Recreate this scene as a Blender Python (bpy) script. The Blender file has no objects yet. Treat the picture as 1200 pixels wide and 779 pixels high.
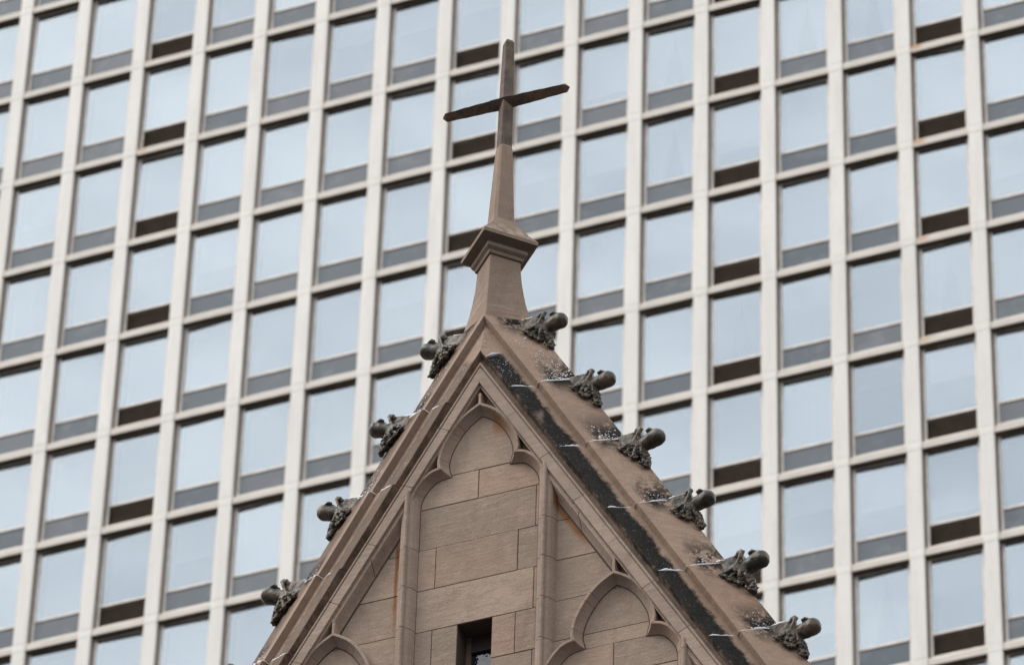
import bpy, bmesh, math, random
from mathutils import Vector, Matrix, noise as mnoise
random.seed(11)
scene = bpy.context.scene
C = scene.collection
rad = math.radians

# ------------------------------------------------------------------ helpers
def link(name, me, parent=None, loc=(0, 0, 0)):
    o = bpy.data.objects.new(name, me)
    C.objects.link(o)
    o.location = loc
    if parent: o.parent = parent
    return o

def tag(o, label=None, cat=None, group=None, kind=None):
    for k, v in (('label', label), ('category', cat), ('group', group), ('kind', kind)):
        if v: o[k] = v
    return o

class MB:
    """collects polygons, then links them as one mesh object"""
    def __init__(s): s.v = []; s.f = []; s.m = []; s.uv = []; s.sm = []
    def poly(s, pts, m=0, uv=None, smooth=False):
        b = len(s.v); s.v += [tuple(p) for p in pts]; s.f.append(tuple(range(b, b + len(pts))))
        s.m.append(m); s.uv.append(uv or [(0, 0)] * len(pts)); s.sm.append(smooth)
    def add(s, verts, faces, m=0, uvs=None, smooth=False):
        b = len(s.v); s.v += [tuple(p) for p in verts]
        for k, f in enumerate(faces):
            s.f.append(tuple(b + i for i in f)); s.m.append(m)
            s.uv.append([uvs[i] for i in f] if uvs else [(0, 0)] * len(f)); s.sm.append(smooth)
    def box(s, x0, x1, y0, y1, z0, z1, m=0):
        v = [(x0, y0, z0), (x1, y0, z0), (x1, y1, z0), (x0, y1, z0), (x0, y0, z1), (x1, y0, z1), (x1, y1, z1), (x0, y1, z1)]
        s.add(v, [(0, 3, 2, 1), (4, 5, 6, 7), (0, 1, 5, 4), (1, 2, 6, 5), (2, 3, 7, 6), (3, 0, 4, 7)], m)
    def loft(s, rings, m=0, uvs=None, cap=True, smooth=False, closed=True):
        n = len(rings[0]); v = [p for r in rings for p in r]; f = []
        for k in range(len(rings) - 1):
            for i in range(n if closed else n - 1):
                j = (i + 1) % n
                f.append((k * n + i, k * n + j, (k + 1) * n + j, (k + 1) * n + i))
        if cap and closed:
            f.append(tuple(range(n - 1, -1, -1))); f.append(tuple((len(rings) - 1) * n + i for i in range(n)))
        s.add(v, f, m, [u for r in uvs for u in r] if uvs else None, smooth)
    def mesh(s, name, mats, recalc=True, weld=0.0):
        me = bpy.data.meshes.new(name); me.from_pydata(s.v, [], s.f)
        ul = me.uv_layers.new(name='UVMap')
        i = 0
        for f, u in zip(s.f, s.uv):
            for q in u: ul.data[i].uv = q; i += 1
        for p, mi, sm in zip(me.polygons, s.m, s.sm): p.material_index = mi; p.use_smooth = sm
        for m in (mats if isinstance(mats, (list, tuple)) else [mats]): me.materials.append(m)
        if recalc or weld:
            bm = bmesh.new(); bm.from_mesh(me)
            if weld: bmesh.ops.remove_doubles(bm, verts=bm.verts, dist=weld)
            if recalc: bmesh.ops.recalc_face_normals(bm, faces=bm.faces)
            bm.to_mesh(me); bm.free()
        return me
    def build(s, name, mats, parent=None, loc=(0, 0, 0), **k):
        return link(name, s.mesh(name, mats, **k), parent, loc)

# ------------------------------------------------------------------ node helpers
class NT:
    def __init__(s, name):
        s.mat = bpy.data.materials.new(name); s.mat.use_nodes = True
        s.t = s.mat.node_tree; s.t.nodes.clear()
        s.out = s.n('ShaderNodeOutputMaterial')
    def n(s, typ, **k):
        o = s.t.nodes.new(typ)
        for a, b in k.items(): setattr(o, a, b)
        return o
    def l(s, a, b): s.t.links.new(a, b)
    def set(s, sock, v):
        if hasattr(v, 'is_linked') or isinstance(v, bpy.types.NodeSocket): s.l(v, sock)
        else: sock.default_value = v
    def math(s, op, a, b=0.0, c=None, clamp=False):
        o = s.n('ShaderNodeMath', operation=op, use_clamp=clamp); s.set(o.inputs[0], a); s.set(o.inputs[1], b)
        if c is not None: s.set(o.inputs[2], c)
        return o.outputs[0]
    def mul(s, a, b): return s.math('MULTIPLY', a, b)
    def add(s, a, b): return s.math('ADD', a, b)
    def sub(s, a, b): return s.math('SUBTRACT', a, b)
    def ss(s, v, a, b, lo=0.0, hi=1.0):
        o = s.n('ShaderNodeMapRange', interpolation_type='SMOOTHSTEP'); s.set(o.inputs[0], v)
        o.inputs[1].default_value = a; o.inputs[2].default_value = b; o.inputs[3].default_value = lo; o.inputs[4].default_value = hi
        return o.outputs[0]
    def mix(s, f, a, b, mode='MIX'):
        o = s.n('ShaderNodeMix', data_type='RGBA', blend_type=mode)
        s.set(o.inputs[0], f)
        for k, v in ((6, a), (7, b)):
            s.set(o.inputs[k], v if not isinstance(v, tuple) or len(v) == 4 else (*v, 1))
        return o.outputs[2]
    def noise(s, vec, scale, detail=4, rough=.55, dist=0.0):
        o = s.n('ShaderNodeTexNoise'); s.l(vec, o.inputs['Vector']); o.inputs['Scale'].default_value = scale
        o.inputs['Detail'].default_value = detail; o.inputs['Roughness'].default_value = rough; o.inputs['Distortion'].default_value = dist
        return o.outputs['Fac']
    def map(s, vec, scale=(1, 1, 1), loc=(0, 0, 0)):
        o = s.n('ShaderNodeMapping'); s.l(vec, o.inputs[0]); o.inputs['Scale'].default_value = scale; o.inputs['Location'].default_value = loc
        return o.outputs[0]
    def pos(s): return s.n('ShaderNodeNewGeometry').outputs['Position']
    def island(s): return s.n('ShaderNodeNewGeometry').outputs['Random Per Island']
    def bump(s, h, strength=.3, dist=.01):
        o = s.n('ShaderNodeBump'); s.set(o.inputs['Height'], h); o.inputs['Strength'].default_value = strength; o.inputs['Distance'].default_value = dist
        return o.outputs[0]
    def principled(s, col, rough=.8, normal=None, metallic=0.0, spec=.3):
        o = s.n('ShaderNodeBsdfPrincipled')
        s.set(o.inputs['Base Color'], col if not isinstance(col, tuple) or len(col) == 4 else (*col, 1)); s.set(o.inputs['Roughness'], rough)
        o.inputs['Metallic'].default_value = metallic; o.inputs['Specular IOR Level'].default_value = spec
        if normal is not None: s.l(normal, o.inputs['Normal'])
        s.l(o.outputs[0], s.out.inputs[0]); return o

def stone_mat(name, base, var=.16, kind='wall'):
    t = NT(name); P = t.pos()
    big = t.noise(P, 1.7, 3); mid = t.noise(P, 9, 5, .6); fine = t.noise(P, 70, 4, .7)
    bed = t.noise(t.map(P, (2.5, 2.5, 20) if kind != 'plain' else (5, 5, 3)), 1.6, 4, .6, .4)
    isl = t.island()
    c = t.mix(t.ss(isl, 0, 1), tuple(x * (1 - var) for x in base), tuple(min(1, x * (1 + var)) for x in base))
    # pinkish and buff beds from stone to stone
    h = t.math('FRACT', t.mul(isl, 7.31))
    c = t.mix(t.mul(t.ss(h, .6, 1), .5), c, (base[0] * 1.16, base[1] * .98, base[2] * .9))
    c = t.mix(t.ss(big, .38, .66, 0, .5), c, tuple(x * .72 for x in base))
    c = t.mix(t.ss(t.noise(t.map(P, (4, 4, 1.1)), 1.3, 5, .65, .5), .52, .72, 0, .42), c, (base[0] * .66, base[1] * .60, base[2] * .54))
    c = t.mix(t.ss(mid, .5, .8, 0, .45), c, tuple(x * .66 for x in base))
    c = t.mix(t.ss(mid, .48, .25, 0, .35), c, tuple(x * 1.22 for x in base))
    c = t.mix(t.ss(bed, .45, .75, 0, .30), c, tuple(x * .72 for x in base))
    c = t.mix(t.ss(fine, .52, .72, 0, .6), c, tuple(x * .55 for x in base))
    c = t.mix(t.ss(fine, .46, .28, 0, .5), c, tuple(x * 1.38 for x in base))
    hh = t.add(t.mul(fine, .5), t.add(t.mul(mid, 1.0), t.mul(bed, .7)))
    if kind == 'plain':
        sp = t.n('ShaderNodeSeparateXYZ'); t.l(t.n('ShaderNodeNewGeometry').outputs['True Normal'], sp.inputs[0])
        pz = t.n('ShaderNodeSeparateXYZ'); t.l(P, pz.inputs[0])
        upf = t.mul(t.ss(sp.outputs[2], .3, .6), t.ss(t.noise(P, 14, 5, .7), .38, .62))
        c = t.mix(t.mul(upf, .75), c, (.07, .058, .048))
        c = t.mix(t.mul(t.ss(sp.outputs[2], -.35, -.6), .7), c, (.09, .06, .045))  # down-facing faces darkened: underside shade put into the colour
        c = t.mix(t.ss(t.noise(t.map(P, (22, 22, 2.5)), 1, 4, .6), .52, .75, 0, .35), c, tuple(x * .62 for x in base))
    if kind in ('coping', 'moulding'):
        uv = t.n('ShaderNodeUVMap').outputs[0]; sep = t.n('ShaderNodeSeparateXYZ'); t.l(uv, sep.inputs[0])
        s0, n = sep.outputs[0], sep.outputs[1]
        left = t.math('GREATER_THAN', s0, 50.0)
        s_ = t.sub(s0, t.mul(left, 100.0))
        w1 = t.noise(P, 5.5, 6, .72); w2 = t.noise(P, 26, 5, .7); w3 = t.noise(P, 95, 3, .6)
        nn = t.add(n, t.mul(t.sub(w1, .5), .11)); nn = t.add(nn, t.mul(t.sub(w2, .5), .07))
        # black crust of the lower weathering
        band = t.mul(t.ss(nn, .145, .178), t.ss(nn, .325, .285))
        band = t.mul(band, t.ss(t.add(s_, t.mul(w1, .1)), -.16, -.10))
        bl = t.mul(band, t.ss(w2, .85, .6))
        bl = t.mul(bl, t.sub(1.0, t.mul(left, .5))); w0 = t.noise(t.map(P, (1, 1, .6)), 3.2, 4, .6); bl = t.mul(bl, t.ss(w0, .27, .38, .5, 1))
        # dark crust on the upper slope, next to the bed joints
        ph = t.math('FRACT', t.math('DIVIDE', t.sub(s_, .361), .882))
        near = t.math('MAXIMUM', t.ss(ph, .45, .92), t.ss(ph, .26, .0))
        up = t.mul(t.mul(t.ss(nn, .42, .52), near), t.ss(t.add(w1, t.mul(w2, .6)), .66, .82))
        edge = t.mul(t.ss(nn, .655, .70), .75)
        up = t.math('MAXIMUM', up, t.mul(edge, t.ss(w2, .45, .6)))
        upl = t.mul(t.mul(left, t.ss(n, .38, .55)), .55)
        up = t.math('MAXIMUM', up, upl)
        c = t.mix(t.mul(t.math('MAXIMUM', up, bl), .985), c, t.mix(t.ss(w3, .5, .75), (.002, .0023, .002), (.016, .016, .013)))
        # shade of the hollows just under the weathering, put into the colour
        hollow_shade = t.mul(t.ss(n, .095, .14), t.ss(n, .18, .165)); hollow_shade = t.mul(hollow_shade, t.ss(w1, .35, .6, .35, .9))
        c = t.mix(t.mul(hollow_shade, t.sub(.6, t.mul(left, .3))), c, (.05, .038, .03))
        # scratches of frost in the crust
        sc = t.noise(t.map(uv, (3.2, 60, 1)), 6, 3, .6)
        c = t.mix(t.mul(t.mul(bl, t.ss(sc, .62, .74)), .34), c, (.55, .58, .6))
        fl = t.noise(P, 120, 2, .5)
        c = t.mix(t.mul(t.math('MAXIMUM', bl, t.mul(near, t.ss(nn, .42, .55))), t.ss(fl, .76, .84, 0, .4)), c, (.5, .51, .52))
        hh = t.add(hh, t.mul(bl, .3))
    if kind == 'wall':
        # iron stains running down from the points of the side panels
        sep = t.n('ShaderNodeSeparateXYZ'); t.l(t.map(P, (1, 1, 1), (-OX, 0, -OZ)), sep.inputs[0])
        x, z = sep.outputs[0], sep.outputs[2]
        w = t.noise(t.map(P, (6, 6, 1.2)), 3, 4, .6)
        wob = t.mul(t.sub(w, .5), .06)
        xx = t.add(x, wob); deep = t.math('GREATER_THAN', sep.outputs[1], OY + .05)
        # left rib: a vertical streak
        a = t.mul(t.mul(deep, t.ss(t.math('ABSOLUTE', t.add(xx, .715)), .026, .006)), t.mul(t.ss(z, -1.40, -1.55), t.ss(z, -2.6, -1.9)))
        # right panel: along the rake
        nk = t.add(t.mul(xx, .866), t.mul(z, .5))
        b = t.mul(t.mul(deep, t.ss(nk, -.17, -.115)), t.mul(t.ss(z, -1.98, -1.75), t.math('GREATER_THAN', x, .66)))
        # head of the middle panel
        d = t.mul(t.mul(t.ss(z, -.60, -.42), t.ss(xx, .06, .14)), t.mul(deep, .8))
        st = t.math('MAXIMUM', t.math('MAXIMUM', a, b), d)
        c = t.mix(t.mul(st, .95), c, t.mix(w, (.16, .055, .018), (.30, .14, .05)))
    rg_ = t.ss(mid, .2, .8, .75, .95)
    if kind == 'coping': rg_ = t.sub(rg_, t.mul(bl, .12))
    t.principled(c, rg_, t.bump(hh, .55, .014), spec=.12)
    return t.mat

OX, OY, OZ = -14.0893, 33.0, 31.7758      # point of the gable (front plane of the rake moulding)
BASE = (.352, .266, .206)
M = {}
M['wall'] = stone_mat('ashlar_sandstone', BASE, .15)
M['mould'] = stone_mat('moulded_sandstone', (.360, .272, .216), .07, 'moulding')
M['tracery'] = stone_mat('tracery_sandstone', (.350, .266, .212), .06, 'wall')
M['coping'] = stone_mat('coping_sandstone', (.315, .224, .168), .08, 'coping')
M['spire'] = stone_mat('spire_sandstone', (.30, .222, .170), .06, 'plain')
t = NT('mortar'); P = t.pos(); t.principled(t.mix(t.noise(P, 40, 3), (.055, .038, .03), (.11, .08, .064)), .95); M['mortar'] = t.mat

t = NT('weathered_cross_stone'); P = t.pos()
a = t.noise(P, 6, 5, .65); b = t.noise(P, 40, 4, .7); st = t.noise(t.map(P, (30, 30, 3)), 1, 4, .6)
c = t.mix(t.ss(a, .35, .7), (.185, .142, .115), (.095, .074, .062))
c = t.mix(t.ss(st, .5, .75, 0, .6), c, (.19, .135, .10)); c = t.mix(t.ss(b, .55, .75, 0, .6), c, (.035, .026, .02))
c = t.mix(t.mul(t.ss(st, .72, .8), .6), c, (.4, .36, .3))
sep = t.n('ShaderNodeSeparateXYZ'); t.l(P, sep.inputs[0])
c = t.mix(t.mul(t.ss(sep.outputs[2], OZ + 3.95, OZ + 4.15), t.ss(a, .4, .6)), c, (.07, .075, .03))
t.principled(c, .85, t.bump(t.add(b, a), .5, .01), spec=.2); M['cross'] = t.mat

t = NT('dark_crossarm_stone'); P = t.pos()  # crossarm stone, mottled darker than the shaft
a = t.noise(P, 9, 5, .7); b = t.noise(P, 45, 4, .7)
c = t.mix(t.ss(a, .4, .62), (.075, .060, .050), (.175, .100, .068)); c = t.mix(t.ss(b, .5, .7, 0, .7), c, (.03, .035, .022))
c = t.mix(t.ss(b, .40, .25, 0, .5), c, (.16, .12, .10))
t.principled(c, .85, t.bump(t.add(a, b), .5, .01), spec=.2); M['arm'] = t.mat

t = NT('lichened_crocket_stone'); P = t.pos()
a = t.noise(P, 9, 5, .65); b = t.noise(P, 50, 4, .7)
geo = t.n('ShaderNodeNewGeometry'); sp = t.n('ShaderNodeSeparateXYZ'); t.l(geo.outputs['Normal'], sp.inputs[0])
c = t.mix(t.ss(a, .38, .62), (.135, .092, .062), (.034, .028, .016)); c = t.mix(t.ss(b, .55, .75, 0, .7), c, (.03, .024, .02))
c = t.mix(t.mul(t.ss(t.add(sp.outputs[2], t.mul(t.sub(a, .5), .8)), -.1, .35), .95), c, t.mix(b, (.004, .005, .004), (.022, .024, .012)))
pt = geo.outputs['Pointiness']; c = t.mix(t.ss(pt, .52, .60, 0, .6), c, (.26, .185, .145)); c = t.mix(t.ss(pt, .495, .44, 0, .95), c, (.02, .015, .012))  # crease shade painted in by pointiness, ridges lightened
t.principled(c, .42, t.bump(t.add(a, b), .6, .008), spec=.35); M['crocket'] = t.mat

t = NT('snow'); P = t.pos(); o = t.principled((.78, .79, .81), .8, t.bump(t.noise(P, 60, 4), .5, .01)); M['snow'] = t.mat

# tower materials
t = NT('white_tower_cladding'); P = t.pos()
v = t.noise(t.map(P, (3, 3, .35)), 1.2, 5, .6); v2 = t.noise(P, 9, 4); isl = t.island()
c = t.mix(t.ss(v, .35, .75), (.86, .82, .765), (.76, .72, .67)); c = t.mix(t.ss(v2, .55, .8, 0, .3), c, (.5, .47, .43))
c = t.mix(t.mul(isl, .22), c, (.60, .57, .53)); t.principled(c, .6, t.bump(v2, .1, .01)); M['pier'] = t.mat

t = NT('tan_sill_cladding'); P = t.pos(); v = t.noise(t.map(P, (.8, 1, 6)), 2, 5, .6)
c = t.mix(t.ss(v, .35, .7), (.72, .66, .585), (.60, .54, .47))
W0X, W0Y, W0Z, BAY, ROW = -52.6521, 95.5985, 102.7377, 1.75, 3.12555
wn = t.noise(P, 7, 4, .7)
for (i, j, k) in ((13, 2, 1.), (13, 3, .9), (13, 4, .8), (13, 5, .55), (1, 1, .8), (1, 0, .3)):
    q = t.n('ShaderNodeVectorMath', operation='DISTANCE'); t.l(t.map(P, (1, .01, 1.6), (0, 0, 0)), q.inputs[0])
    q.inputs[1].default_value = (W0X + BAY * i + .33, W0Y * .01, (W0Z - ROW * j + .06) * 1.6)
    c = t.mix(t.mul(t.ss(t.add(q.outputs['Value'], t.mul(wn, .18)), .34, .14), k * .85), c, t.mix(wn, (.55, .20, .04), (.62, .36, .12)))
t.principled(c, .6); M['sill'] = t.mat
def plain(name, col, rough=.6, metallic=0., spec=.4, var=.1, sc=4):
    t = NT(name); P = t.pos(); v = t.noise(P, sc, 4)
    t.principled(t.mix(t.ss(v, .3, .7), tuple(x * (1 - var) for x in col), tuple(x * (1 + var) for x in col)), rough, metallic=metallic, spec=spec); return t.mat
M['frame'] = plain('pale_aluminium_frame', (.82, .76, .70), .5)
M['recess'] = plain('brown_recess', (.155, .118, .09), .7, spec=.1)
M['louvre'] = plain('brown_louvre', (.21, .165, .13), .7, spec=.15)
t = NT('window_blind'); oi = t.n('ShaderNodeObjectInfo')
t.principled(t.mix(oi.outputs['Random'], (.34, .355, .37), (.84, .84, .83)), .85, spec=.1); M['blind'] = t.mat
M['room'] = plain('dim_room', (.10, .10, .105), .9)
M['roofing'] = plain('slate_roof', (.06, .06, .065), .8)
M['timber'] = plain('brown_window_timber', (.13, .08, .052), .7); M['timber_dark'] = plain('dark_window_head', (.03, .022, .018), .7)
M['ground'] = plain('asphalt', (.055, .055, .057), .9, sc=.5)
def glass(name, refl, tint, trans, mixf, rough=.015):
    t = NT(name); P = t.pos(); g = t.n('ShaderNodeBsdfGlossy'); g.inputs['Color'].default_value = (*tint, 1); g.inputs['Roughness'].default_value = rough
    b = t.bump(t.noise(P, 1.1, 2, .4), .12, .01); t.l(b, g.inputs['Normal'])
    tr = t.n('ShaderNodeBsdfTransparent'); tr.inputs[0].default_value = (*trans, 1)
    mx = t.n('ShaderNodeMixShader'); mx.inputs[0].default_value = mixf
    t.l(tr.outputs[0], mx.inputs[1]); t.l(g.outputs[0], mx.inputs[2]); t.l(mx.outputs[0], t.out.inputs[0]); return t.mat
M['glass'] = glass('coated_window_glass', 1, (.50, .548, .58), (.88, .915, .94), .45)
M['vent'] = None
t = NT('grey_vent_glass'); P = t.pos(); v = t.noise(P, 2.2, 4); oi = t.n('ShaderNodeObjectInfo')
c = t.mix(oi.outputs['Random'], (.048, .070, .088), (.098, .112, .126)); c = t.mix(t.ss(v, .5, .75, 0, .35), c, (.22, .23, .24))
t.principled(c, .15, spec=.7); M['vent'] = t.mat
t = NT('dark_church_glass'); P = t.pos(); t.principled((.012, .016, .022), .06, t.bump(t.noise(P, 14, 2), .4, .01), spec=1.0); M['cglass'] = t.mat

# ------------------------------------------------------------------ office tower
tower = bpy.data.objects.new('office_tower', None); C.objects.link(tower)
I0, I1, J0, J1 = -5, 19, -5, 11
tower.location = (W0X + BAY * 7, W0Y, 0)
tag(tower, 'white gridded high-rise with pale blue windows filling the background behind the stone gable', 'building')
TX, TY = tower.location.x, tower.location.y
def X(i): return W0X + BAY * i - TX
def Z(j): return W0Z - ROW * j
PW = .172                                   # half width of a pier
# piers (one per axis), storey-high pieces with thin joints
for i in range(I0, I1 + 1):
    mb = MB(); x = 0
    mb.box(x - PW + .012, x + PW - .012, .016, .6, Z(J1), Z(J0))
    for j in range(J0, J1):
        zt, zb = Z(j), Z(j + 1)
        e = random.uniform(-.003, .003)
        mb.box(x - PW, x + PW, e, .5, zb + .125, zt - .125)
        mb.box(x - PW, x + PW, -.002, .5, zt - .112, zt + .112)
    mb.build('pier', M['pier'], tower, (X(i), 0, 0))
for j in range(J0, J1 + 1):
    mb = MB()
    for i in range(I0, I1):
        xa, xb = X(i) + PW - .02, X(i + 1) - PW + .02; z = Z(j)
        pr = [(.022, -.108), (.022, .07), (.034, .095), (.06, .108), (.30, .13), (.30, -.108)]
        mb.loft([[(x, y, z + h) for y, h in pr] for x in (xa, xb)])
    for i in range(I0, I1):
        mb.box(X(i) + PW, X(i + 1) - PW, .034, .30, Z(j) - .118, Z(j) - .1081, 1)  # dark strip under the sill: soffit shade put into the colour
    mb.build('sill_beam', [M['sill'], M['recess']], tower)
# body of the tower, floors and core
mb = MB(); xa, xb = X(I0) - .17, X(I1) + .17
mb.box(xa, xb, .9, 24, -.5, Z(J0) + 2)
mb.box(xa, xb, 0, .88, Z(J0) + .13, Z(J0) + 2); mb.box(xa, xb, 0, .88, -.5, Z(J1) - .13)
mb.build('tower_body', M['pier'], tower)
mb = MB(); mb.box(xa + .2, xb - .2, .72, .86, Z(J1), Z(J0)); mb.build('room_wall', M['room'], tower)

# one window of each kind: local origin at the sill centre
HW = BAY / 2 - PW; HT = ROW - .22
G = .17                                     # recess of the frame
def win_meshes(louvred):
    f = MB()
    # dark outer angle, then pale frame
    for s in (-1, 1):
        a, b = sorted((s * HW, s * (HW - .035))); f.box(a, b, G - .05, G + .12, 0, HT, 1)
        a, b = sorted((s * (HW - .035), s * (HW - .10))); f.box(a, b, G, G + .10, .05, HT - .04, 0)
    f.box(-HW + .035, HW - .035, G - .03, G + .12, HT - .04, HT, 1)
    f.box(-HW + .1, HW - .1, G + .02, G + .10, HT - .055, HT - .04, 0)
    f.box(-HW + .1, HW - .1, G, G + .10, .05, .13, 0)
    f.box(-HW + .035, HW - .035, G - .02, G + .12, 0, .05, 0)
    f.box(-HW + .1, HW - .1, G - .012, G + .10, .712, .772, 0)
    f.box(-HW + .1, HW - .1, G - .004, G + .03, .696, .712, 1)
    fm = f.mesh('window_frame', [M['frame'], M['recess']])
    p = MB(); p.box(-HW + .095, HW - .095, -.006, .006, -1.06, 1.06); pm = p.mesh('pane', M['glass'])
    v = MB()
    if louvred:
        v.box(-HW + .1, HW - .1, G + .07, G + .09, .12, .70, 0)
        for k in range(12):
            z = .135 + k * .046
            v.add([(-HW + .1, G + .01, z), (HW - .1, G + .01, z), (HW - .1, G + .06, z + .035), (-HW + .1, G + .06, z + .035),
                   (-HW + .1, G + .01, z + .006), (HW - .1, G + .01, z + .006), (HW - .1, G + .06, z + .041), (-HW + .1, G + .06, z + .041)],
                  [(0, 1, 2, 3), (7, 6, 5, 4), (0, 4, 5, 1), (1, 5, 6, 2), (2, 6, 7, 3), (3, 7, 4, 0)])
        vm = v.mesh('vent_louvre', M['louvre'])
    else:
        v.box(-HW + .1, HW - .1, G + .012, G + .04, .13, .700, 0)
        vm = v.mesh('vent_panel', M['vent'])
    return fm, pm, vm
WM = {False: win_meshes(False), True: win_meshes(True)}
LOUV = {1, 6, 10, 13, -3, 17}
def blind_mesh(folds):
    b = MB(); n = 60; w = HW - .12
    rows = []
    for z in (0, -1):
        rows.append([(-w + 2 * w * k / n, (folds * .5 * math.sin(k * .9 + math.sin(k * .31) * 2)), z) for k in range(n + 1)])
    b.loft(rows, closed=False, smooth=True); return b.mesh('blind', M['blind'], recalc=False)
BL = [blind_mesh(.004), blind_mesh(.05)]
# split curtain: two gathered halves that leave a slit in the middle
def curtain_pair():
    b = MB(); w = HW - .12; n = 26
    for s in (-1, 1):
        top = []; bot = []
        for k in range(n + 1):
            u = k / n
            top.append((s * (w - (w - .03) * u), .03 * math.sin(k * 1.3), 0)); bot.append((s * (w - (w - .32) * u), .04 * math.sin(k * 1.3 + .4), -1))
        b.loft([top, bot], closed=False, smooth=True)
    return b.mesh('curtain', M['blind'], recalc=False)
CU = curtain_pair()

# camera (needed to rank the windows)
Rm = ((.9302935135, -.2204373325, -.2931916799), (.3659541492, .6125034443, .7006547591), (.0251304477, -.7591092894, .6504779376))
CAM = Vector((0, 0, 1.6)); FPX = 6593.24
def pj(w):
    d = Vector(w) - CAM; c = [sum(Rm[k][a] * d[k] for k in range(3)) for a in range(3)]
    return c[0] / c[2] * FPX + 600, c[1] / c[2] * FPX + 389.5
def shoelace(p): return abs(sum(p[k][0] * p[(k + 1) % len(p)][1] - p[(k + 1) % len(p)][0] * p[k][1] for k in range(len(p)))) / 2
def hidden(x, y):                           # behind the gable
    return y > 400 and y > 400 + (x - 600) * 1.16 and y > 400 + (545 - x) * 1.5
cells = []
for j in range(J0, J1):
    for i in range(I0, I1):
        n = 0; c = [(W0X + BAY * (i + .5) + dx * HW * .95, W0Y + G, Z(j + 1) + dz) for dx, dz in ((-1, .1), (1, .1), (1, 2.95), (-1, 2.95))]
        q = [pj(p) for p in c]
        for a in range(9):
            for b in range(9):
                u, v = (a + .5) / 9, (b + .5) / 9
                x = (q[0][0] * (1 - u) + q[1][0] * u) * (1 - v) + (q[3][0] * (1 - u) + q[2][0] * u) * v
                y = (q[0][1] * (1 - u) + q[1][1] * u) * (1 - v) + (q[3][1] * (1 - u) + q[2][1] * u) * v
                if 0 < x < 1200 and 0 < y < 779 and not hidden(x, y): n += 1
        cells.append((n * shoelace(q), i, j))
cells.sort(reverse=True)
chosen = {(i, j) for a, i, j in cells[:100] if a > 0}
SPECIAL = {}                                # (bay, storey) -> kind of dressing, read from the photograph
for k in ((9, 1), (11, 1), (12, 1), (12, 8), (12, 7)): SPECIAL[k] = 'curtain'
HALF = {(4, 0): .28, (5, 0): .33, (6, 0): .25, (13, 5): .38, (14, 3): .55, (10, 2): .62, (11, 6): .33, (12, 6): .5, (2, 2): .5, (10, 6): .4, (7, 2): .35, (12, 5): .25,
        (8, 2): .45, (5, 3): .3, (0, 3): .85, (11, 7): .55, (10, 3): .9}
rng = random.Random(5)
rest = []
for a, i, j in sorted(cells, key=lambda q: (q[2], q[1])):
    lou = i in LOUV
    fm, pm, vm = WM[lou]
    loc = Vector((X(i) + BAY / 2, 0, Z(j + 1) + .11))
    rx, rz = rng.gauss(0, rad(.5)), rng.gauss(0, rad(.7))
    pmat = Matrix.Translation((0, G + .024, 1.815)) @ Matrix.Rotation(rx, 4, 'X') @ Matrix.Rotation(rz, 4, 'Z')
    r = rng.random(); kind = SPECIAL.get((i, j)); h = 2.12
    if (i, j) in HALF: h = 2.12 * HALF[(i, j)]; bm_ = BL[0]
    elif kind: bm_ = CU
    elif r < .72: bm_ = BL[0]; h = 2.12
    elif r < .82: bm_ = BL[1]; h = 2.12
    elif r < .90: bm_ = CU
    else: bm_ = BL[0]; h = 2.12 * rng.uniform(.35, .9)
    bmat = Matrix.Translation((0, G + .30, 2.83)) @ Matrix.Diagonal((1, 1, h, 1))
    if (i, j) in chosen:
        w = link('window', fm, tower, loc)
        if lou: w['label'] = 'window with a brown louvred panel below the pane'
        for nm, me, mt in (('pane', pm, pmat), ('vent_panel', vm, Matrix()), ('curtain' if bm_ in (CU, BL[1]) else 'blind', bm_, bmat)):
            o = link(nm, me, w); o.matrix_local = mt
    else:
        for me, mt in ((fm, Matrix()), (pm, pmat), (vm, Matrix()), (bm_, bmat)): rest.append((me, Matrix.Translation(loc) @ mt))
bm = bmesh.new(); mats = []
for me, mt in rest:
    n0 = len(bm.verts); f0 = len(bm.faces); bm.from_mesh(me); bm.verts.ensure_lookup_table(); bm.faces.ensure_lookup_table()
    for v in bm.verts[n0:]: v.co = mt @ v.co
    idx = []
    for m in me.materials:
        if m not in mats: mats.append(m)
        idx.append(mats.index(m))
    for f in bm.faces[f0:]: f.material_index = idx[f.material_index]
me = bpy.data.meshes.new('window'); bm.to_mesh(me); bm.free()
for m in mats: me.materials.append(m)
o = link('window', me, tower); o['kind'] = 'stuff'; o['label'] = 'the other windows of the tower, smaller or only partly in view'

# ------------------------------------------------------------------ church gable
church = bpy.data.objects.new('church_gable', None); C.objects.link(church)
church.location = (OX, OY, 0)
tag(church, 'brown sandstone Gothic church gable with crockets and a cross on its point', 'church')
L0 = (0, 0, OZ)
TH = rad(60); CT, ST, TT = math.cos(TH), math.sin(TH), math.tan(TH)
def rake(side, s, n, y):
    return (side * (s * CT + n * ST), y, n * CT - s * ST)
def sec(side, s, prof, sh=0):
    pts = []; uv = []
    for n, y in prof:
        ss = max(s + sh * min(0, n - .386), -n * TT) if s > -9 else -n * TT
        pts.append(rake(side, ss, n, y)); uv.append((ss + (100 if side < 0 else 0), n))
    return pts, uv
def arc(cx_, cy_, r, a0, a1, k):
    return [(cx_ + r * math.cos(rad(a0 + (a1 - a0) * q / k)), cy_ + r * math.sin(rad(a0 + (a1 - a0) * q / k))) for q in range(k + 1)]
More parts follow.
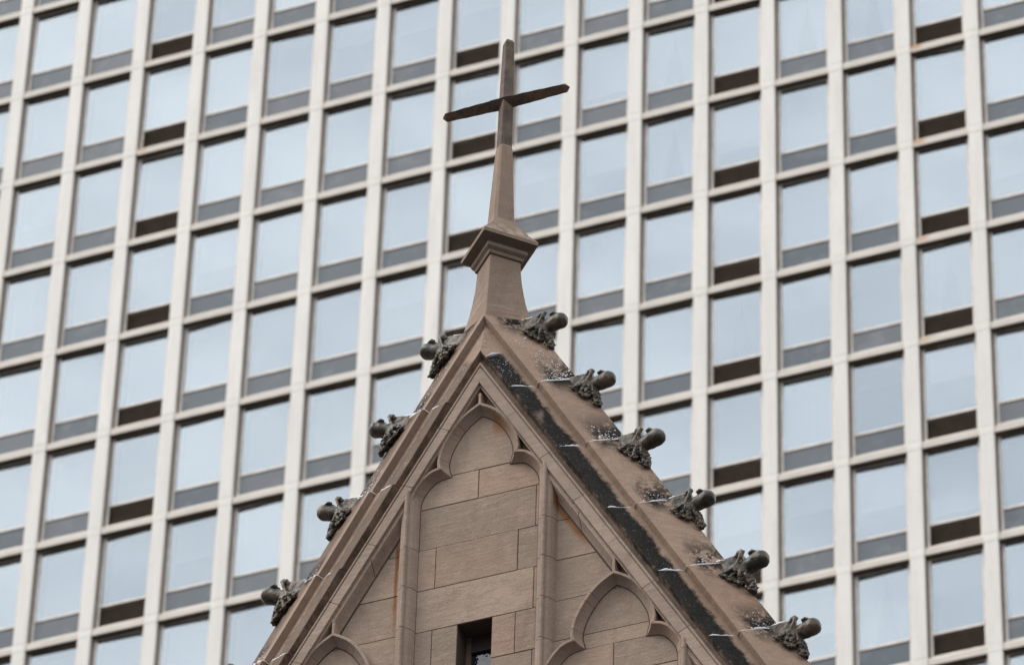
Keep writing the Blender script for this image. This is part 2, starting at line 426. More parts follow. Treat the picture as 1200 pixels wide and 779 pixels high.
# rake moulding profile (n outwards from the inner edge of the flat band, y into the wall)
pm_in = [(-.022, .115), (-.021, .024), (-.018, .020), (-.013, .019), (-.010, .021), (-.0110, .042), (-.0065, .042), (-.006, .019), (-.0035, .017)]
pm_c = [(-.002, .004), (.001, 0), (.078, 0), (.0815, .004), (.083, .016), (.089, .016)] + arc(.101, .010, .011, 190, 360, 6) + [(.1135, .024), (.122, .046), (.138, .060), (.17, .060), (.17, .32)]
prof_m = pm_in + pm_c + [(-.022, .32)]
SB = .361; DJ = .882
prof_c = [(.150, .060), (.1665, .004), (.170, -.004), (.176, -.004), (.352, .094), (.3545, .090), (.384, .052), (.389, .050), (.394, .053), (.680, .297), (.685, .304), (.680, .311), (.386, .56), (.15, .56)]
LOW, UP = 9, 8
NST = 8
for side in (-1, 1):
    mb = MB(); g = .0026
    cuts = [-99] + [.52 + .61 * k for k in range(0, 13)]
    for a, b in zip(cuts[:-1], cuts[1:]):
        j = random.uniform(-.0015, .0015)
        pr = [(n, y + j) for n, y in prof_m]
        A = sec(side, a + g if a > -9 else -99, pr); B = sec(side, b - g, pr)
        mb.loft([A[0], B[0]], uvs=[A[1], B[1]])
    inner = [(-.016, .25), (-.016, .03), (.1, .034), (.13, .08), (.15, .25)]
    A = sec(side, -99, inner); B = sec(side, cuts[-1], inner); mb.loft([A[0], B[0]], m=1, uvs=[A[1], B[1]])
    # splayed reveal that follows the rake inside the side panels only
    rv = [(-.018, .115), (-.018, .026), (-.026, .021), (-.040, .020), (-.043, .024)] + [(-.046 - .052 * u, .028 + .080 * (u + .2 * math.sin(math.pi * u))) for u in (.05, .25, .5, .75, 1)] + [(-.098, .116)]
    for xa, xb in ((.628, .905), (.911, 1.222), (1.848, 2.14), (2.146, 2.44)):
        jn = [(-.090, .113), (-.090, .1015), (-.106, .1015), (-.106, .113)]
        mb.loft([[rake(side, (x - n * ST) / CT, n, y) for n, y in jn] for x in (xa, xb)], m=1)
        def vs(x): return [rake(side, (x - n * ST) / CT, n, y) for n, y in rv], [((x - n * ST) / CT + (100 if side < 0 else 0), n) for n, y in rv]
        A, B = vs(xa), vs(xb); mb.loft([A[0], B[0]], uvs=[A[1], B[1]])
    mb.build('rake_moulding', [M['mould'], M['mortar']], church, L0)
    mb = MB(); cuts = [-99] + [SB + DJ * k for k in range(0, NST + 1)]
    for k, (a, b) in enumerate(zip(cuts[:-1], cuts[1:])):
        j = random.uniform(-.002, .002)
        def P_(lift, taper):
            out = []
            for n, y in prof_c:
                if .165 < n < .36 and y < .2: out.append((n + .5 * lift, y - .87 * lift + j))
                elif n >= .36 and y < .31: out.append((n + .65 * lift, y - .76 * lift + j))
                else: out.append((n, y))
            return out
        n_s = 6; rings = []; uvs = []
        for q in range(n_s + 1):
            u = q / n_s
            s = (a + .002) + (b - .002 - a - .002) * u if a > -9 else None
            pr = P_(.014 * (1 - u) ** 1.5 if a > -9 else 0, 0)
            if a > -9: r_ = sec(side, s, pr, .45)
            else:
                pts = []; uv = []
                for n, y in pr:
                    s0 = -n * TT; ss = s0 + (b - .002 + .45 * min(0, n - .386) - s0) * u
                    pts.append(rake(side, ss, n, y)); uv.append((ss + (100 if side < 0 else 0), n))
                r_ = (pts, uv)
            rings.append(r_[0]); uvs.append(r_[1])
        mb.loft(rings, uvs=uvs)
    mb.build('coping', [M['coping']], church, L0)

# --- ashlar field behind the tracery
def clip(poly, side):
    out = []; nmax = .03
    f = lambda p: nmax - (side * p[0] * ST + p[1] * CT)
    for k in range(len(poly)):
        a, b = poly[k], poly[(k + 1) % len(poly)]; fa, fb = f(a), f(b)
        if fa >= 0: out.append(a)
        if fa * fb < 0:
            u = fa / (fa - fb); out.append((a[0] + (b[0] - a[0]) * u, a[1] + (b[1] - a[1]) * u))
    return out
YW = .105
mb = MB()
def block(x0, x1, z0, z1):
    g = .0024
    p = [(x0 + g, z0 + g), (x1 - g, z0 + g), (x1 - g, z1 - g), (x0 + g, z1 - g)]
    p = clip(clip(p, 1), -1)
    if len(p) < 3 or shoelace(p) < 2e-3: return
    cx_, cz = sum(q[0] for q in p) / len(p), sum(q[1] for q in p) / len(p)
    jy = random.uniform(-.0025, .0025); R_ = []
    for (ins, y) in ((0, YW + .05), (0, YW + .004), (.0035, YW)):
        ring = []
        for q in p:
            dx, dz = q[0] - cx_, q[1] - cz; L = math.hypot(dx, dz)
            ring.append((q[0] - dx / L * ins, y + jy, q[1] - dz / L * ins))
        R_.append(ring)
    mb.loft(R_)
WX0, WX1, WZ = -.157, .143, -2.427
zc = [0, -.855, -1.156, -1.582, -2.004, -2.427, -2.845, -3.27, -3.70, -4.13, -4.56, -5.0, -5.43, -5.86, -6.3, -6.75]
joints_c = {1: [-.62, -.017, .62], 2: [-.62, .499, .62], 3: [-.62, -.372, .350, .62], 4: [-.62, .498, .62], 5: None, 6: None, 7: None}
for k in range(len(zc) - 1):
    zt, zb = zc[k], zc[k + 1]
    if k in (5, 6, 7):
        L_ = {5: [-.62, -.379, WX0], 6: [-.62, -.499, WX0], 7: [-.62, -.379, WX0]}[k]; R_ = {5: [WX1, .346, .62], 6: [WX1, .499, .62], 7: [WX1, .346, .62]}[k]
        for a in (L_, R_):
            for q in range(len(a) - 1): block(a[q], a[q + 1], zb, zt)
    elif k == 0: block(-.62, .62, zb, zt)
    else:
        a = joints_c.get(k) or ([-.62, .1, .62] if k % 2 else [-.62, -.35, .36, .62])
        for q in range(len(a) - 1): block(a[q], a[q + 1], zb, zt)
zs = [-.9, -1.589, -1.998, -2.414, -2.820, -2.965, -3.27, -3.70, -4.13, -4.56, -5.0, -5.43, -5.86, -6.3, -6.75]
for side in (-1, 1):
    for k in range(len(zs) - 1):
        xs = [.625, 1.20, 1.83] if k == 5 else ([.625, 1.83] if k < 5 else ([.625, 1.0, 1.83] if k % 2 else [.625, 1.5, 1.83]))
        if k == 3: xs = [.625, 1.83]
        for q in range(len(xs) - 1):
            a, b = sorted((side * xs[q], side * xs[q + 1])); block(a, b, zs[k + 1], zs[k])
        if k >= 5:
            for q0, q1 in ((1.84, 2.5), (2.5, 3.0), (3.0, 4.1)):
                a, b = sorted((side * q0, side * q1)); block(a, b, zs[k + 1], zs[k])
# mortar bed behind the blocks, with the window left open
def wallpoly(x0, x1, z0, z1, y0, y1, m):
    p = clip(clip([(x0, z0), (x1, z0), (x1, z1), (x0, z1)], 1), -1)
    if len(p) > 2: mb.loft([[(q[0], y, q[1]) for q in p] for y in (y0, y1)], m=m)
for (a, b, c_, d_) in ((-4.1, WX0 - .001, -6.75, .03), (WX1 + .001, 4.1, -6.75, .03), (WX0 - .001, WX1 + .001, WZ + .001, .03), (WX0 - .001, WX1 + .001, -6.75, zc[8])):
    wallpoly(a, b, c_, d_, YW + .013, .45, 1)
mb.build('panel_wall', [M['wall'], M['mortar']], church, L0)

# --- sweep of a moulding along an open path in the wall plane
def offset(path, d):
    n = len(path); out = []
    for k in range(n):
        if k == 0: t0 = t1 = (path[1][0] - path[0][0], path[1][1] - path[0][1])
        elif k == n - 1: t0 = t1 = (path[-1][0] - path[-2][0], path[-1][1] - path[-2][1])
        else: t0 = (path[k][0] - path[k - 1][0], path[k][1] - path[k - 1][1]); t1 = (path[k + 1][0] - path[k][0], path[k + 1][1] - path[k][1])
        def nr(v): L = math.hypot(*v); return (-v[1] / L, v[0] / L)
        a, b = nr(t0), nr(t1); m = (a[0] + b[0], a[1] + b[1]); L2 = m[0] ** 2 + m[1] ** 2
        k2 = 2 / max(L2, .55)
        out.append((path[k][0] + m[0] * d * k2, path[k][1] + m[1] * d * k2))
    return out
half = [(0, -.232), (.070, -.276), (.134, -.325), (.189, -.385), (.235, -.452), (.275, -.525), (.308, -.60), (.329, -.68), (.337, -.76), (.324, -.828),
        (.372, -.836), (.42, -.856), (.468, -.896), (.512, -.95), (.547, -1.01), (.570, -1.075), (.581, -1.15)]
def arch_path(cx_, z0, zend):
    def sm(h):                               # densify smooth stretches
        o = []
        for k in range(len(h) - 1):
            p0 = h[k - 1] if k not in (0, 9) else h[k]; p1, p2 = h[k], h[k + 1]; p3 = h[k + 2] if (k + 2 < len(h) and k + 1 != 9) else p2
            for q in range(3):
                u = q / 3
                o.append(tuple(.5 * (2 * p1[c] + (p2[c] - p0[c]) * u + (2 * p0[c] - 5 * p1[c] + 4 * p2[c] - p3[c]) * u * u + (3 * p1[c] - p0[c] - 3 * p2[c] + p3[c]) * u ** 3) for c in (0, 1)))
        return o + [h[-1]]
    hh = sm(half)
    r = [(cx_ + x, z0 + .0 + (z + .0)) for x, z in hh] + [(cx_ + .583, zend)]
    l = [(cx_ - x, z0 + z) for x, z in hh] + [(cx_ - .583, zend)]
    return list(reversed(l)) + r[1:]
# profile: (d towards the opening, y)
pa = [(-.030, .115), (-.028, .030), (-.024, .022), (-.020, .020), (-.003, .020), (0, .022)] + [(.002 + .050 * u ** 1.5, .024 + .080 * u) for u in (.03, .2, .4, .6, .8, 1)] + [(.052, .118)]
def arch(cx_, z0, zend):
    mb = MB(); path = arch_path(cx_, z0, zend)
    # path runs left foot -> apex -> right foot, so the opening is to the right of travel
    offs = [offset(path, -d) for d, y in pa]
    n = len(path)
    # radial joints: leave hairline gaps
    gaps = {k for k in (7, n - 1 - 7, 27, n - 1 - 27, 40, n - 1 - 40, n // 2 - 12)}
    rings = [[(offs[q][k][0], pa[q][1], offs[q][k][1]) for q in range(len(pa))] for k in range(n)]
    run = []
    lerp = lambda A, B, u: [tuple(a[c] + (b[c] - a[c]) * u for c in range(3)) for a, b in zip(A, B)]
    for k in range(n):
        run.append(rings[k])
        if k in gaps and k + 1 < n:
            d = math.dist(rings[k][4], rings[k + 1][4]); u = min(.2, .003 / d)
            mb.loft(run, smooth=False); run = [lerp(rings[k], rings[k + 1], u)]
            run[0] = run[0]
    mb.loft(run)
    # dark bedding behind the joints
    core = [(-.022, .034), (-.006, .034), (.0, .07), (.04, .1015), (.0585, .1015), (.0585, .118), (-.022, .118)]
    oc = [offset(path, -d) for d, y in core]
    mb.loft([[(oc[q][k][0], core[q][1], oc[q][k][1]) for q in range(len(core))] for k in range(n)], m=1)
    # stem up to the rake moulding
    top = z0 - .105; 
    if cx_ != 0: top = z0 - .06
    st = [(-.028, .112), (-.014, .030), (-.010, .021), (.010, .021), (.014, .030), (.028, .112)]
    mb.loft([[(cx_ + x, y, z) for x, y in st] for z in (z0 - .225, top)])
    return mb.build('tracery_arch', [M['tracery'], M['mortar']], church, L0)
arch(0, 0, -6.6)
for s in (-1, 1): arch(s * 1.22, -2.094 , -6.6); arch(s * 2.44, -4.21, -6.6)
# vertical ribs between the panels
pr_rib = [(-.088, .112), (-.083, .100), (-.070, .066), (-.052, .036), (-.036, .024), (-.024, .020), (-.022, .006)] + arc(0, .008, .0195, 185, 355, 8) + \
         [(.022, .006), (.024, .020), (.036, .024), (.052, .036), (.070, .066), (.083, .100), (.088, .112)]
for side in (-1, 1):
    for x, zt in ((.61, -.94), (1.83, -3.10)):
        mb = MB(); z = zt; zz = [zt] + [q for q in (-1.589, -1.998, -2.414, -2.83, -3.25, -3.67, -4.1, -4.5, -4.95, -5.4, -5.8, -6.3) if q < zt - .1] + [-6.7]
        for a, b in zip(zz[:-1], zz[1:]):
            j = random.uniform(-.001, .001)
            if a == zt:
                top = [(side * (x + u), y + j, min(zt + .1, -(abs(x + u) * TT) + .03)) for u, y in pr_rib]
            else: top = [(side * (x + u), y + j, a - .003) for u, y in pr_rib]
            mb.loft([top, [(side * (x + u), y + j, b + .003) for u, y in pr_rib]])
        mb.box(side * x - .035, side * x + .035, .045, .112, -6.7, zt - .1, 1)
        mb.build('mullion_rib', [M['tracery'], M['mortar']], church, L0)
# --- small window in the middle panel
mb = MB(); zb = zc[8]
fr = .045
x0, x1, z0, z1 = WX0 + .001, WX1 - .001, zb + .001, WZ - .001
mb.box(x0, x0 + fr, .30, .36, z0, z1); mb.box(x1 - fr, x1, .30, .36, z0, z1); mb.box(x0 + fr, x1 - fr, .30, .36, z1 - fr * 3.6, z1, 1); mb.box(x0 + fr, x1 - fr, .30, .36, z0, z0 + fr)
w = mb.build('window', [M['timber'], M['timber_dark']], church, L0)
mb = MB(); mb.box(x0 + fr, x1 - fr, .325, .335, z0 + fr, z1 - fr * 3.6)
mb.build('pane', M['cglass'], w)
mb = MB(); mb.box(-.25, .25, .46, .47, zb - .1, WZ + .1); mb.build('room_wall', M['room'], church, L0)

# --- pedestal, capital, obelisk and cross: square in plan, turned 45 degrees
AY = .31
def cxo(z): return .010 + .0065 * max(0, z - 1.5)
def dring(z, h, ch=0.0, hy=None):
    x = cxo(z)
    if hy: return [(p[0], AY + (p[1] - AY) * hy / h, z) for p in dring(z, h, ch)]
    if not ch: return [(x, AY - h, z), (x + h, AY, z), (x, AY + h, z), (x - h, AY, z)]
    r = []
    for a, b in (((0, -1), (1, 0)), ((1, 0), (0, 1)), ((0, 1), (-1, 0)), ((-1, 0), (0, -1))):
        u = ch
        r.append((x + h * (a[0] * (1 - u) + b[0] * u), AY + h * (a[1] * (1 - u) + b[1] * u), z)); r.append((x + h * (b[0] * (1 - u) + a[0] * u), AY + h * (b[1] * (1 - u) + a[1] * u), z))
    return r
mb = MB()
mb.loft([dring(z, h, .02, hy) for z, h, hy in ((.742, .343, .252), (.80, .325, .25), (.86, .308, .248), (.90, .297, .246), (1.03, .262, .236), (1.16, .237, .225), (1.30, .216, .213), (1.42, .206, .206), (1.512, .201, .201))])
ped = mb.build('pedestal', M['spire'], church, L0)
mb = MB()
mb.loft([dring(z, h, .012) for z, h in ((1.5125, .215), (1.520, .222), (1.545, .232), (1.566, .252), (1.578, .262), (1.602, .264), (1.612, .262), (1.618, .268),
                                       (1.655, .350), (1.658, .357), (1.694, .360), (1.702, .354), (1.745, .315), (1.80, .265), (1.86, .218), (1.92, .178), (1.985, .150))])
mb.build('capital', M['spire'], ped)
mb = MB()
mb.loft([dring(z, h, .13) for z, h in ((1.97, .139), (2.3, .119), (2.6, .101), (2.872, .085))] + [dring(2.915, .066, .10)])
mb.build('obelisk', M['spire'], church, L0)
cr = bpy.data.objects.new('cross', None); C.objects.link(cr); cr.parent = church; cr.location = L0
mb = MB()
mb.loft([dring(z, h, .06) for z, h in ((2.88, .0755), (3.2, .0725), (3.434, .0705), (3.7, .066), (4.0, .060), (4.14, .057))] + [dring(4.172, .040, .06)])
mb.build('shaft', M['cross'], cr)
mb = MB(); zc_ = 3.434; xc = cxo(zc_); hh = .064
def vring(x, h): return [(x, AY, zc_ - h), (x, AY - h, zc_), (x, AY, zc_ + h), (x, AY + h, zc_)]
N = 24
def armx(k): return xc - .555 + 1.11 * k / N
mb.loft([vring(xc - .596, .006)] + [vring(armx(k), (.055 + .022 * (1 - abs(2 * k / N - 1))) * (1 + .03 * math.sin(k * 2.1) + .02 * math.sin(k * 5.3))) for k in range(N + 1)] + [vring(xc + .596, .006)])
mb.build('crossarm', M['arm'], cr)

# --- crockets
def tube(bm, pts, rads, seg=10):
    rings = []
    for k, p in enumerate(pts):
        p = Vector(p); tdir = (Vector(pts[min(k + 1, len(pts) - 1)]) - Vector(pts[max(k - 1, 0)])).normalized()
        u = tdir.orthogonal().normalized(); v = tdir.cross(u)
        rings.append([bm.verts.new(p + (u * math.cos(2 * math.pi * q / seg) + v * math.sin(2 * math.pi * q / seg)) * rads[k]) for q in range(seg)])
    for a, b in zip(rings[:-1], rings[1:]):
        for q in range(seg): bm.faces.new((a[q], a[(q + 1) % seg], b[(q + 1) % seg], b[q]))
    bm.faces.new(rings[0][::-1]); bm.faces.new(rings[-1])
def ball(bm, c, r, rot=None):
    m = Matrix.Translation(c) @ (rot or Matrix()) @ Matrix.Diagonal((*r, 1)); bmesh.ops.create_icosphere(bm, subdivisions=3, radius=1, matrix=m)
def A_pt(a, b, lift=0.0):                   # on the upper slope: a down the rake, b down the slope from the ridge
    n = Vector((.42, -.62, .25)).normalized()
    return Vector((.5, 0, -.866)) * a + Vector((-.26, -.254, -.15)) * (b / .394) + Vector((.55, -.70, .45)).normalized() * lift
def crocket_mesh(seed):
    rg = random.Random(seed); bm = bmesh.new(); J = lambda s=.006: rg.uniform(-s, s)
    # stalk
    secs = []
    for x, w, zt, zb_ in ((-.24, .058, -.035, -.15), (-.05, .056, -.006, -.13), (.07, .050, .012, -.13), (.15, .042, .018, -.12)):
        secs.append([bm.verts.new((x, sy * w - .012, z)) for sy, z in ((-1, zb_), (1, zb_), (1, zt), (-1, zt))])
    for a, b in zip(secs[:-1], secs[1:]):
        for q in range(4): bm.faces.new((a[q], a[(q + 1) % 4], b[(q + 1) % 4], b[q]))
    bm.faces.new(secs[0][::-1]); bm.faces.new(secs[-1])
    # bulb: a hooked bud on a narrower neck
    for u in range(7):
        q = u / 6; ball(bm, (.155 + .130 * q, -.01, -.108 + .045 * q + J(.002)), (.068 + .006 * q, .066 + .010 * q, .064 + .012 * q))
    ball(bm, (.105, -.02, -.16), (.062, .05, .068))
    ball(bm, A_pt(.17, .07, .03), (.060, .04, .050)); ball(bm, A_pt(.25, .03, .02), (.055, .042, .06)); ball(bm, A_pt(.33, .0, .012), (.045, .038, .06))
    # moss cap and leaf tips lying on the bud
    ball(bm, (.245, .0, -.002 + J()), (.058, .050, .024), Matrix.Rotation(rad(-10), 4, 'Y'))
    tube(bm, [(.095, -.055, -.01), (.115, -.058, .018), (.145, -.058, .028), (.165, -.05, .016)], [.020, .024, .024, .018])
    tube(bm, [(.150, -.066, .028), (.132, -.082, -.04), (.105, -.085, -.11)], [.016, .013, .014])
    tube(bm, [(.20, -.055, -.012), (.232, -.064, .002), (.262, -.062, -.014)], [.014, .017, .012])
    # leaf draped down the slope: sweeping ribs that end in curled lobes
    rt = Vector((.135, -.05, -.12))
    d = Vector((.5, 0, -.866)); e = Vector((-.26, -.254, -.15)).normalized(); o_ = Vector((.3, -.8, .3))
    tube(bm, [(.11, -.02, -.14), A_pt(.22, -.01, .04), A_pt(.31, -.02, .04), A_pt(.39, -.01, .02), A_pt(.44, 0, .0)], [.05, .05, .042, .036, .02])
    for (a, b, l, r) in ((.165, .150, .020, .029), (.225, .118, .022, .034), (.285, .075, .030, .034), (.395, .020, .026, .046), (.145, .085, .04, .024)):
        a += J(.010); b += J(.010); r *= rg.uniform(.95, 1.25); p = A_pt(a, b, l)
        mid_ = (rt + p) / 2 + o_ * .022
        tube(bm, [rt, mid_, p], [.026, .022, .018], 8)
        ball(bm, p, (r * .62, r * .5, r * .62))
        pts = []; rr = []
        for q in range(8):                   # rolled lip of the lobe
            an = -1.1 + q * .42
            pts.append(p + (d * math.cos(an) + e * math.sin(an)) * r + o_ * .012); rr.append(.0145 - .004 * abs(q - 3.5) / 3.5)
        tube(bm, pts, rr, 8)
        if rg.random() < .3: ball(bm, p + d * r * .5, (r * .8, r * .5, r * .6))   # a worn, filled lobe
    me = bpy.data.meshes.new('tmp'); bmesh.ops.recalc_face_normals(bm, faces=bm.faces); bm.to_mesh(me); bm.free()
    tmp = bpy.data.objects.new('tmp', me); C.objects.link(tmp)
    md = tmp.modifiers.new('r', 'REMESH'); md.mode = 'VOXEL'; md.voxel_size = .0062; md.use_smooth_shade = True
    ms = tmp.modifiers.new('s', 'SMOOTH'); ms.iterations = 1; ms.factor = .5
    dg = bpy.context.evaluated_depsgraph_get(); dg.update()
    m2 = bpy.data.meshes.new_from_object(tmp.evaluated_get(dg)); bpy.data.objects.remove(tmp)
    for v in m2.vertices:
        c_ = v.co.copy()
        carve = min(1, max(0, (-.135 - c_.z + .25 * max(0, .14 - c_.x)) / .04))    # the bud and the stalk stay smooth, the leaf is cut deep
        v.co += v.normal * (.004 * mnoise.noise(c_ * 24 + Vector((seed, 0, 0))) - .013 * carve * max(0, .18 - abs(mnoise.noise(c_ * 26 + Vector((seed, 5, 0))))) / .18 + .0015 * mnoise.noise(c_ * 80))
    for p in m2.polygons: p.use_smooth = True
    m2.name = 'crocket'; m2.materials.clear(); m2.materials.append(M['crocket']); return m2
def mirrored(me):
    m = me.copy(); m.name = 'crocket'
    for v in m.vertices: v.co.x = -v.co.x
    m.flip_normals(); return m
CM = {1: [crocket_mesh(q) for q in (1, 2, 3, 4)]}
CM[-1] = [mirrored(m) for m in CM[1]]
for side in (-1, 1):
    for k in range(-1, 6):
        s = SB + DJ * k
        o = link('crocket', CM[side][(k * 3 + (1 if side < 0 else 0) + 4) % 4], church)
        p = rake(side, s - .004, .685, .304); o.location = (p[0], p[1] - .01, p[2] + OZ)
        r_ = random.Random(k * 7 + side); o.rotation_euler = (rad(r_.uniform(-2, 2)), rad(r_.uniform(-2.5, 2.5)), rad(r_.uniform(-4, 4)))
        f_ = r_.uniform(.91, 1.0); o.scale = (f_, f_, f_)

# --- body of the church below and behind the gable
mb = MB(); zb = -6.75; hwid = 4.15
mb.box(-hwid, hwid, .1, .5, -OZ, zb)
mb.build('front_wall', M['wall'], church, L0)
mb = MB(); zr = .10; ze = zr - (hwid - .1) * TT
mb.add([(-hwid + .1, .565, ze), (hwid - .1, .565, ze), (0, .565, zr), (-hwid + .1, 22, ze), (hwid - .1, 22, ze), (0, 22, zr)], [(0, 2, 5, 3), (1, 4, 5, 2), (0, 1, 2), (3, 5, 4), (0, 3, 4, 1)])
mb.build('roof', M['roofing'], church, L0)
mb = MB(); mb.box(-hwid + .2, hwid - .2, .55, 21.8, -OZ, ze + .02); mb.build('nave_wall', M['wall'], church, L0)

# ------------------------------------------------------------------ snow lying on ledges
sn = MB(); rs = random.Random(3)
def snow_line(p0, p1, r, n=26, gap=.0):
    p0, p1 = Vector(p0), Vector(p1); rings = []
    for k in range(n + 1):
        u = k / n; c_ = p0.lerp(p1, u)
        w = r * max(.4, .95 + 1.3 * mnoise.noise(c_ * 14) + .5 * mnoise.noise(c_ * 50)) * min(1, 5 * u + .25, 5 * (1 - u) + .25)
        w = max(w, .0015)
        rings.append([(c_.x + .4 * w * math.cos(a), c_.y + w * 1.3 * math.sin(a), c_.z + w * .9 * math.cos(a) ) for a in [q * math.pi / 3 for q in range(6)]])
    sn.loft(rings, smooth=True)
def surf_pt(side, s, n):                     # front surface of the coping at offset n
    if n < .36: y = -.004 + (n - .176) / (.352 - .176) * .098
    else: y = .053 + (n - .394) / (.68 - .394) * .244
    return y
for side in (-1, 1):
    for k in range(0, NST):
        s = SB + DJ * k
        sn_y = lambda n: surf_pt(side, s, n)
        f = 1.0 if side > 0 else .8
        snow_line(rake(side, s - .004, .40, sn_y(.40) - .007), rake(side, s - .004, .678, sn_y(.678) - .007), .0115 * f, 40)
        snow_line(rake(side, s - .097, .18, sn_y(.18) - .006), rake(side, s - .022, .345, sn_y(.345) - .006), .0115 * f, 30)
        snow_line(rake(side, s - .004, .345, .088), rake(side, s - .004, .388, .045), .006 * f, 8)
    for k in range(-1, 6):                   # on the stalks
        s = SB + DJ * k; p = Vector(rake(side, s - .004, .685, .304))
        snow_line(p + Vector((side * -.17, -.055, -.018)), p + Vector((side * .06, -.045, .014)), .010)
        snow_line(p + Vector((side * -.10, 0, -.006)), p + Vector((side * .05, 0, .014)), .012)
snow_line(rake(1, -.19, .172, -.012), rake(1, -.19, .30, .055), .011)
def fleck(side, s, n, r):
    y = surf_pt(side, s, n); c_ = Vector(rake(side, s, n, y - .001))
    a0 = rs.random() * 6; v = []; kx = rs.uniform(.6, 1.4)
    rd = Vector(rake(side, 1, 0, 0)); nd = (Vector(rake(side, 0, .1, surf_pt(side, 0, n + .01) - surf_pt(side, 0, n) if True else 0))).normalized()
    nd = (Vector(rake(side, 0, .01, y + (surf_pt(side, s, min(.68, n + .01)) - y))) - Vector(rake(side, 0, 0, y))).normalized()
    up = rd.cross(nd); up = up if up.y < 0 else -up
    ring = [c_ + (rd * math.cos(a0 + q) * kx + nd * math.sin(a0 + q)) * r * rs.uniform(.7, 1.2) for q in [i * 1.047 for i in range(6)]]
    top = c_ + up * r * .6
    b = len(sn.v); sn.add(ring + [top], [(q, (q + 1) % 6, 6) for q in range(6)], smooth=True)
for side, dens in ((1, 1.0), (-1, .45)):
    for k in range(-1, 5):
        sj = SB + DJ * (k + 1)
        for q in range(int(330 * dens)):     # heap above each joint, thinning up the slope
            d = rs.expovariate(1 / .26); n = min(.675, max(.41, rs.gauss(.58 - .05 * d, .055)))
            if d < .8: fleck(side, sj - .012 - d, n, rs.uniform(.0015, .0045) * (1.9 if rs.random() < .12 else 1))
        for q in range(int(35 * dens)):      # below
            d = rs.expovariate(1 / .15); fleck(side, sj + .02 + d, min(.67, max(.41, rs.gauss(.56, .07))), rs.uniform(.002, .004))
        for q in range(int(110 * dens)):
            fleck(side, sj - rs.random() * DJ, rs.uniform(.18, .30), rs.uniform(.0015, .0036))
o = sn.build('snow', M['snow'], None, (OX, OY, OZ)); tag(o, 'thin white snow lying on the joints and stalks of the stone coping', 'snow', kind='stuff')

# ------------------------------------------------------------------ ground
mb = MB(); S = 1500; mb.poly([(-S, -S, 0), (S, -S, 0), (S, S, 0), (-S, S, 0)])
g = mb.build('ground', M['ground']); g['kind'] = 'structure'

# ------------------------------------------------------------------ sky, sun, camera
SUN_EL, SUN_AZ = 50.0, 238.0               # degrees; azimuth from +Y (north) clockwise: behind the camera, to its left
w = bpy.data.worlds.new('World'); scene.world = w; w.use_nodes = True; nt = w.node_tree; nt.nodes.clear()
out = nt.nodes.new('ShaderNodeOutputWorld'); bg = nt.nodes.new('ShaderNodeBackground'); nt.links.new(bg.outputs[0], out.inputs[0])
sky = nt.nodes.new('ShaderNodeTexSky'); sky.sky_type = 'NISHITA'; sky.sun_disc = False
sky.sun_elevation = rad(SUN_EL); sky.sun_rotation = rad(SUN_AZ); sky.altitude = 100; sky.air_density = 1.2; sky.dust_density = 2.5
tc = nt.nodes.new('ShaderNodeTexCoord'); mp = nt.nodes.new('ShaderNodeMapping'); mp.inputs['Scale'].default_value = (1, 1, 2.4)
nz = nt.nodes.new('ShaderNodeTexNoise'); nz.inputs['Scale'].default_value = 13; nz.inputs['Detail'].default_value = 6; nz.inputs['Roughness'].default_value = .5
rp = nt.nodes.new('ShaderNodeValToRGB'); rp.color_ramp.elements[0].position = .36; rp.color_ramp.elements[1].position = .66
rp.color_ramp.elements[0].color = (8.0, 8.3, 8.7, 1); rp.color_ramp.elements[1].color = (11.6, 11.7, 11.8, 1)
mx = nt.nodes.new('ShaderNodeMix'); mx.data_type = 'RGBA'; mx.inputs[0].default_value = .86
nt.links.new(tc.outputs['Generated'], mp.inputs[0]); nt.links.new(mp.outputs[0], nz.inputs['Vector']); nt.links.new(nz.outputs['Fac'], rp.inputs[0])
nt.links.new(sky.outputs[0], mx.inputs[6]); nt.links.new(rp.outputs[0], mx.inputs[7]); 
sx = nt.nodes.new('ShaderNodeSeparateXYZ'); nt.links.new(tc.outputs['Generated'], sx.inputs[0])
mr = nt.nodes.new('ShaderNodeMapRange'); mr.inputs[1].default_value = 0; mr.inputs[2].default_value = 1; mr.inputs[3].default_value = .25; mr.inputs[4].default_value = 1.45
nt.links.new(sx.outputs[2], mr.inputs[0])
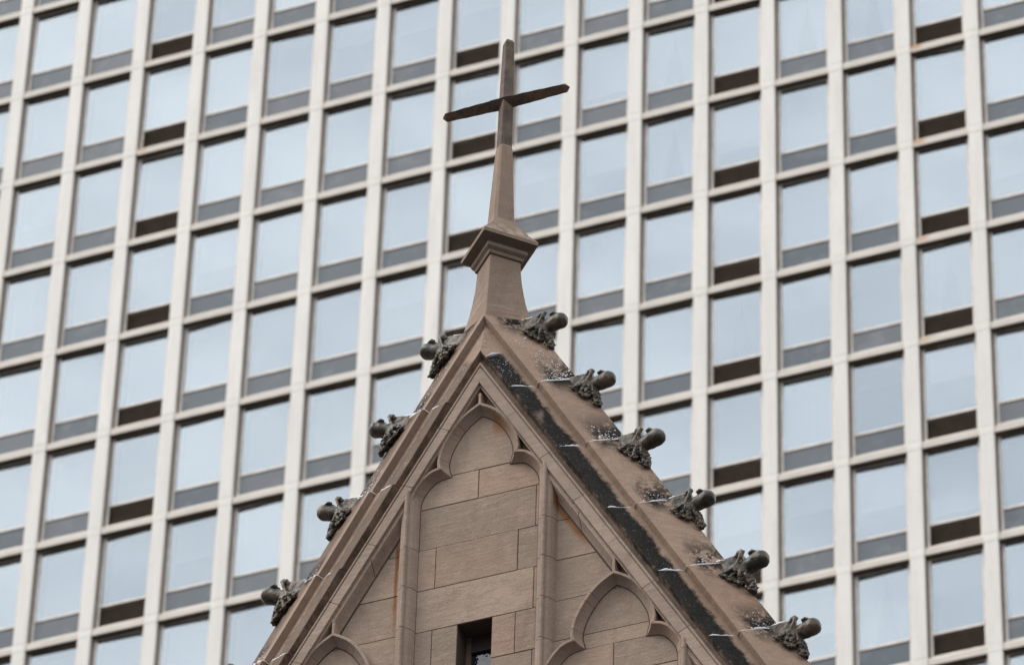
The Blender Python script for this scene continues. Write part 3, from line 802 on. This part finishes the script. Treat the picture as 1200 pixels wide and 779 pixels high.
crp = nt.nodes.new('ShaderNodeValToRGB'); E_ = crp.color_ramp.elements; E_[0].position = 0; E_[0].color = (.06, .06, .06, 1); E_[1].position = 1; E_[1].color = (1, 1, 1, 1)
for p_, v_ in ((.22, .22), (.45, .62), (.66, .86)):
    e_ = E_.new(p_); e_.color = (v_, v_, v_, 1)
nt.links.new(sx.outputs[2], crp.inputs[0])
ml = nt.nodes.new('ShaderNodeVectorMath'); ml.operation = 'SCALE'; nt.links.new(mx.outputs[2], ml.inputs[0]); m3 = nt.nodes.new('ShaderNodeMath'); m3.operation = 'MULTIPLY'; m3.inputs[1].default_value = 1.5; nt.links.new(crp.outputs[0], m3.inputs[0]); nt.links.new(m3.outputs[0], ml.inputs['Scale'])
nt.links.new(ml.outputs[0], bg.inputs['Color'])
bg.inputs['Strength'].default_value = .1
sd = bpy.data.lights.new('sun', 'SUN'); sd.energy = 1.3; sd.angle = rad(22); sd.color = (1, .965, .92)
so = bpy.data.objects.new('sun', sd); C.objects.link(so)
el, az = rad(SUN_EL), rad(SUN_AZ); dvec = Vector((math.sin(az) * math.cos(el), math.cos(az) * math.cos(el), math.sin(el)))
so.rotation_euler = (-dvec).to_track_quat('-Z', 'Y').to_euler()
so.location = (0, 0, 60)

cd = bpy.data.cameras.new('camera'); cam = bpy.data.objects.new('camera', cd); C.objects.link(cam)
cd.sensor_width = 36; cd.lens = FPX / 1200 * 36; cd.clip_start = .5; cd.clip_end = 5000
m = Matrix(((Rm[0][0], -Rm[0][1], -Rm[0][2]), (Rm[1][0], -Rm[1][1], -Rm[1][2]), (Rm[2][0], -Rm[2][1], -Rm[2][2]))).to_4x4()
cam.matrix_world = Matrix.Translation(CAM) @ m
cd.dof.use_dof = True; cd.dof.focus_distance = 46.8; cd.dof.aperture_fstop = 3.7
scene.camera = cam
scene.view_settings.view_transform = 'Standard'; scene.view_settings.look = 'None'
scene.view_settings.exposure = .72; scene.view_settings.gamma = 1; scene.view_settings.use_curve_mapping = False
scene.cycles.max_bounces = 8; scene.cycles.transparent_max_bounces = 8
